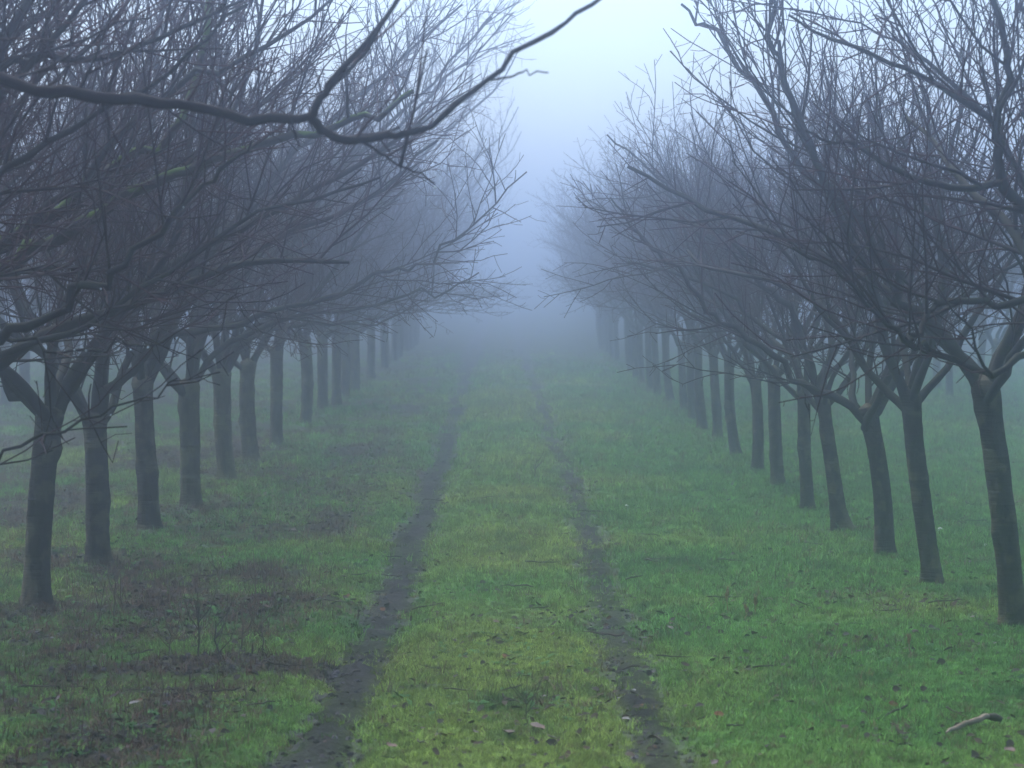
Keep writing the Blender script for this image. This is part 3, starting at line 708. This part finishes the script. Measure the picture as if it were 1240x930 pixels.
# broad-leaved weeds
wx, wy = cat2(scatter_points(8.6, 16, 170), scatter_points(16, 30, 55))
pw = np.clip(3.5 * (fbm(wx * 1.2, wy * .8, 151, 3) - .46), 0, 1) * (.45 + .55 * sstep(-.9, -1.3, wx) + .2 * sstep(1, 2, wx)); l_, r_ = rut_mask(wx, wy, .1)
k = NR.random(len(wx)) < pw * (1 - l_) * (1 - r_); wx, wy = wx[k], wy[k]
scatter('broadleaf_weeds', 'low broad-leaved green weeds among the grass', 'weeds', [rosette_mesh('weed', 9, .03, s) for s in range(3)], M_BLADE, wx, wy, NR.integers(0, 3, len(wx)), NR.uniform(.5, 1.3, len(wx)),
        np.array((.045, .115, .036)) * NR.uniform(.7, 1.4, (len(wx), 1)))
# dead grass and stalks in the weedy strip
tx, ty = cat2(scatter_points(8.6, 18, 320), scatter_points(18, 34, 130)); bt = brownness(tx, ty); l_, r_ = rut_mask(tx, ty, .1)
k = NR.random(len(tx)) < np.clip(bt, 0.015, .9) * (1 - l_) * (1 - r_) * .8; tx, ty, bt = tx[k], ty[k], bt[k]
dc = np.array((.115, .080, .062)) * NR.uniform(.4, 1.35, (len(tx), 1)); rd = NR.random(len(tx)) < .15; dc[rd] = np.array((.10, .045, .035))
scatter('dead_grass', 'brown dead grass and stalks on the weedy strip by the muddy rut', 'grass', [blade_mesh('dead_tuft', 9, .055, .0045, .05, 1.3, 60 + s) for s in range(3)], M_BLADE, tx, ty, NR.integers(0, 3, len(tx)), NR.uniform(.5, 1.25, len(tx)), dc)
# fallen leaves
lx, ly = cat2(scatter_points(8.6, 16, 130), scatter_points(16, 32, 60)); bl = brownness(lx, ly)
k = NR.random(len(lx)) < np.clip(2.2 * (fbm(lx * 1.8, ly * 1.2, 161, 3) - .40), .05, .7) + .6 * bl; lx, ly = lx[k], ly[k]
pal = np.array([(.050, .036, .032), (.036, .027, .028), (.085, .058, .048), (.13, .11, .11), (.11, .05, .03), (.035, .028, .030)])
lc = pal[NR.choice(6, len(lx), p=[.32, .30, .06, .02, .03, .27])] * NR.uniform(.7, 1.2, (len(lx), 1))
scatter('fallen_leaves', 'curled brown fallen leaves scattered over the grass', 'leaves', [leaf_mesh('fallen_leaf', s) for s in range(5)], M_LITTER, lx, ly, NR.integers(0, 5, len(lx)), .014 + .032 * NR.random(len(lx)) ** 1.6, lc, .35, .018)
# clods of earth
cx_, cy_ = cat2(scatter_points(8.6, 16, 1500), scatter_points(16, 30, 450)); l_, r_ = rut_mask(cx_, cy_, .05); bb = brownness(cx_, cy_)
k = NR.random(len(cx_)) < np.clip(.7 * l_ + .4 * r_ + .75 * sstep(.6, .95, bb), 0, 1); cx_, cy_ = cx_[k], cy_[k]
cc = np.array((.050, .045, .051)) * (.35 + 2.4 * NR.random((len(cx_), 1)) ** 2)
scatter('soil_clods', 'small crumbled clods of wet earth in the ruts and bare patches', 'soil', [lump_mesh('clod', s) for s in range(4)], M_CLOD, cx_, cy_, NR.integers(0, 4, len(cx_)), .008 + .034 * NR.random(len(cx_)) ** 4, cc, .4)
# fallen twigs
sx_, sy_ = cat2(scatter_points(8.6, 18, 1.6), scatter_points(18, 30, .8))
scatter('fallen_twigs', 'thin dark twigs lying in the grass under the trees', 'twigs', [stick_mesh('fallen_twig', s) for s in range(3)], M_LITTER, sx_, sy_, NR.integers(0, 3, len(sx_)), NR.uniform(.08, .22, len(sx_)),
        np.array((.045, .034, .034)) * NR.uniform(.6, 1.5, (len(sx_), 1)), .06, .02)

# ------------------------------------------------------------------ single small things
def ground_px(pxx, pyy):
    """where the ray through a photo pixel meets the ground"""
    lo, hi = 6.0, 80.0
    for _ in range(40):
        m = (lo + hi) / 2; p = unproject(pxx, pyy, m)
        if p[2] > float(surf(p[0], m)): lo = m
        else: hi = m
    p = unproject(pxx, pyy, lo); return (p[0], p[1], float(surf(p[0], p[1])))
M_STALK = simple_mat('dry_stalk', (.060, .042, .036), (.130, .085, .062), 9, .8, .2)
M_STALK_DARK = simple_mat('dark_stalk', (.026, .020, .022), (.055, .042, .040), 9, .8, .2)
M_SEED = simple_mat('seed_head', (.20, .12, .06), (.32, .20, .11), 40, .9, .1)
def weed_stalk(bx, by, tx_, ty_, label, group, mat, side=4, r=.0045, seed=0, seeds=False):
    b = ground_px(bx, by); t = unproject(tx_, ty_, b[1]); rnd = random.Random(seed)
    h = (t[0] - b[0], 0.0, t[2] - b[2]); n = 8
    main = [(h[0] * (i / 7) + rnd.gauss(0, .004), rnd.gauss(0, .004), -.02 + (h[2] + .02) * i / 7) for i in range(n)]
    root = link('dry_weed', None, None, None, b)
    v, q = tube_arrays([(main, [r * (1 - .5 * i / 7) for i in range(n)])], 6); link('stem', mesh_np('stem', v, q), mat, root)
    sides = []
    for k in range(side):
        f = rnd.uniform(.25, .95); i = min(6, int(f * 7)); p = main[i]; a = rnd.uniform(0, 6.28); L = rnd.uniform(.05, .14)
        sides.append(([p, (p[0] + math.cos(a) * L * .5, p[1] + math.sin(a) * L * .5, p[2] + L * .55), (p[0] + math.cos(a) * L * .7, p[1] + math.sin(a) * L * .7, p[2] + L * 1.1)], [r * .55, r * .45, r * .3]))
    if sides: v, q = tube_arrays(sides, 4); link('side_shoots', mesh_np('side_shoots', v, q), mat, root)
    if seeds:
        S = []
        for k in range(26):
            f = rnd.uniform(.55, 1.0); i = min(6, int(f * 7)); p = main[i]; a = rnd.uniform(0, 6.28); q0 = (p[0], p[1], h[2] * f)
            S.append(([q0, (q0[0] + math.cos(a) * .006, q0[1] + math.sin(a) * .006, q0[2] + .008), (q0[0] + math.cos(a) * .008, q0[1] + math.sin(a) * .008, q0[2] + .02)], [.002, .0035, .0012]))
        v, q = tube_arrays(S, 5); link('seed_head', mesh_np('seed_head', v, q), M_SEED, root)
    tag(root, label, 'weed', group); return root
GW = 'dry weed stalks on the brown strip'
for i, (a, b_, c_, d_) in enumerate(((138, 752, 140, 690), (118, 758, 128, 704), (148, 742, 146, 700), (240, 795, 241, 735), (263, 800, 262, 752), (292, 790, 294, 748), (205, 795, 207, 765), (320, 795, 316, 752), (268, 706, 262, 688), (322, 712, 318, 690), (310, 722, 309, 688))):
    dark = i in (3, 4)
    weed_stalk(a, b_, c_, d_, ('thin dark upright stalk on the brown soil patch' if dark else 'tan dry weed stalk rising beside the brown soil patch'), GW, M_STALK_DARK if dark else M_STALK, 5, .005, 900 + i)
for i, (a, b_, c_, d_) in enumerate(((61, 905, 63, 868), (150, 905, 151, 872), (133, 890, 134, 866), (95, 880, 98, 860))):
    weed_stalk(a, b_, c_, d_, 'thin brown stalk standing in bright yellow-green grass below the brown patch', 'stalks in the yellow-green grass', M_STALK, 2, .003, 930 + i)
for i, (a, b_, c_, d_) in enumerate(((881, 742, 880, 714), (914, 746, 915, 724), (902, 752, 903, 735), (1101, 794, 1102, 770))):
    weed_stalk(a, b_, c_, d_, 'rusty seed head standing in the lush grass by the grassy rut', 'rusty seed heads in the lush grass', M_SEED, 0, .003, 950 + i, True)
weed_stalk(647, 580, 649, 556, 'small brown forked weed on the grass between the ruts', None, M_STALK_DARK, 6, .006, 970)
weed_stalk(637, 868, 636, 838, 'dark wiry weed with dead leaves between the two ruts', None, M_STALK_DARK, 9, .003, 971)

# broken pale stick
M_PALE = simple_mat('pale_wood', (.11, .085, .06), (.24, .19, .14), 12, .8, .2)
a, b_ = ground_px(1146, 894), ground_px(1197, 882)
mid = ((a[0] + b_[0]) / 2, (a[1] + b_[1]) / 2, (a[2] + b_[2]) / 2 + .03)
rel = lambda p, dz: (p[0] - mid[0], p[1] - mid[1], p[2] - mid[2] + dz)
root = link('broken_branch', None, None, None, mid)
pts = smooth_poly([rel(a, .02), rel(((a[0] * 2 + b_[0]) / 3, (a[1] * 2 + b_[1]) / 3, a[2]), .035), rel(((a[0] + b_[0] * 2) / 3, (a[1] + b_[1] * 2) / 3, b_[2]), .045), rel(b_, .045)], 10, .002, random.Random(3))
v, q = tube_arrays([(pts, [.004, .007, .010, .0105, .012, .011, .0125, .011, .011, .010])], 8); link('bare_wood', mesh_np('bare_wood', v, q), M_PALE, root)
e = pts[-1]; v, q = tube_arrays([([e, (e[0] + .025, e[1] + .004, e[2] - .004), (e[0] + .05, e[1] + .008, e[2] - .012)], [.012, .016, .010])], 8); link('bark_stub', mesh_np('bark_stub', v, q), M_STALK_DARK, root)
tag(root, 'pale broken piece of branch lying in the grass', 'branch')

# white stones
M_STONE = simple_mat('white_stone', (.55, .56, .56), (.75, .75, .74), 30, .7, .3)
for i, (sx0, sy0, sz, lab) in enumerate(((1138, 644, .05, 'white stone beside the lichen-flecked leaning trunk'), (1194, 663, .035, 'small white stone beside the clearest leaning trunk'),
        (759, 615, .035, 'white speck of stone in lush grass beside the grassy rut'))):
    p = ground_px(sx0, sy0); o = link('white_stone', lump_mesh('white_stone', 300 + i), M_STONE, None, (p[0], p[1], p[2] + .012)); o.scale = (sz, sz, sz); tag(o, lab, 'stone', 'white stones in the grass')
# large dead leaves one can pick out
M_DEADLEAF = simple_mat('dead_leaf', (.032, .022, .022), (.10, .045, .033), 25, .6, .3); M_GREYLEAF = simple_mat('grey_leaf', (.06, .055, .06), (.13, .12, .125), 30, .5, .4)
for i, (sx0, sy0, sz, gry, lab) in enumerate(((662, 832, .085, 0, 'dark curled leaf in the grass between the two ruts'), (474, 912, .09, 0, 'brown curled leaf on the grass beside the muddy rut'), (535, 898, .10, 0, 'brown leaf on yellow-green grass between the ruts, near dark litter'),
        (650, 888, .14, 0, 'large rusty leaf lying between the two ruts'), (615, 893, .12, 0, 'rusty dead leaf beside the large rusty leaf'), (668, 902, .10, 0, 'dark leaf under the large rusty leaf'),
        (766, 842, .075, 1, 'pale silvery leaf in the grassy rut'), (752, 852, .07, 1, 'pale silvery leaf in the grassy rut'), (771, 872, .06, 1, 'pale silvery leaf in the grassy rut'), (758, 878, .07, 1, 'pale silvery leaf in the grassy rut'), (751, 795, .06, 1, 'pale silvery leaf in the grassy rut'),
        (805, 883, .09, 0, 'dark leaf fallen on the edge of the grassy rut'), (792, 902, .11, 0, 'dark leaf fallen on the edge of the grassy rut'), (163, 858, .10, 1, 'grey leaf in weeds below the brown soil patch'),
        (1222, 918, .10, 0, 'dark red leaf near the pale broken branch'), (1193, 872, .05, 0, 'small brown leaf above the pale broken branch'))):
    p = ground_px(sx0, sy0); o = link('dead_leaf', leaf_mesh('dead_leaf', 500 + i), M_GREYLEAF if gry else M_DEADLEAF, None, (p[0], p[1], p[2] + .02)); sz *= .5; o.scale = (sz, sz, sz); o.rotation_euler = (RND.uniform(-.3, .3), RND.uniform(-.3, .3), RND.uniform(0, 6.28))
    tag(o, lab, 'leaf', 'large dead leaves on the ground')

# water drops hanging from the nearer twigs
m, n_, l_2, bs = new_mat('water_drop'); bs.inputs['Base Color'].default_value = (.9, .95, 1, 1); bs.inputs['Roughness'].default_value = .03; bs.inputs['IOR'].default_value = 1.33; bs.inputs['Transmission Weight'].default_value = .55; bs.inputs['Specular IOR Level'].default_value = 1.0
drops = [(90, 423), (104, 424), (143, 423), (158, 423), (179, 420), (527, 226), (134, 502), (122, 349), (222, 250)]
VS, QS, off = [], [], 0
for (a, b_) in drops:
    p = unproject(a, b_ + 1, d2 - .25 if b_ != 226 else d3 - .05); r = .0038
    th = np.linspace(0, 2 * np.pi, 10, endpoint=False); ring = []
    for z, k in ((r * 1.35, .12), (r * .8, .6), (r * .1, 1.0), (-r * .6, .8), (-r * .95, .25)):
        ring.append(np.stack([p[0] + r * k * np.cos(th), p[1] + r * k * np.sin(th), np.full(10, p[2] + z)], -1))
    VS.append(np.concatenate(ring)); k = np.arange(50).reshape(5, 10) + off; A = k[:-1]; D = k[1:]; QS.append(np.stack([A, np.roll(A, -1, 1), np.roll(D, -1, 1), D], -1).reshape(-1, 4)); off += 50
tag(link('water_drops', mesh_np('water_drops', np.concatenate(VS), np.concatenate(QS)), m), 'tiny clear water drops hanging under the nearest twigs', 'water drops', kind='stuff')

# ------------------------------------------------------------------ fog
hv = mesh_np('haze', [(x, y, z) for z in (-1.6, 6.6) for y in (-70, 300) for x in (-300, 300)], [(0, 2, 3, 1), (4, 5, 7, 6), (0, 1, 5, 4), (2, 6, 7, 3), (0, 4, 6, 2), (1, 3, 7, 5)], smooth=False)
fm = bpy.data.materials.new('fog'); fm.use_nodes = True; fm.node_tree.nodes.clear()
pv = fm.node_tree.nodes.new('ShaderNodeVolumePrincipled'); pv.inputs['Color'].default_value = (*FOG_COLOR, 1); pv.inputs['Density'].default_value = FOG_DENSITY; pv.inputs['Anisotropy'].default_value = FOG_G
mo = fm.node_tree.nodes.new('ShaderNodeOutputMaterial'); fm.node_tree.links.new(pv.outputs[0], mo.inputs['Volume'])
tag(link('haze', hv, fm), 'cool grey morning fog filling the orchard', 'fog', kind='stuff')
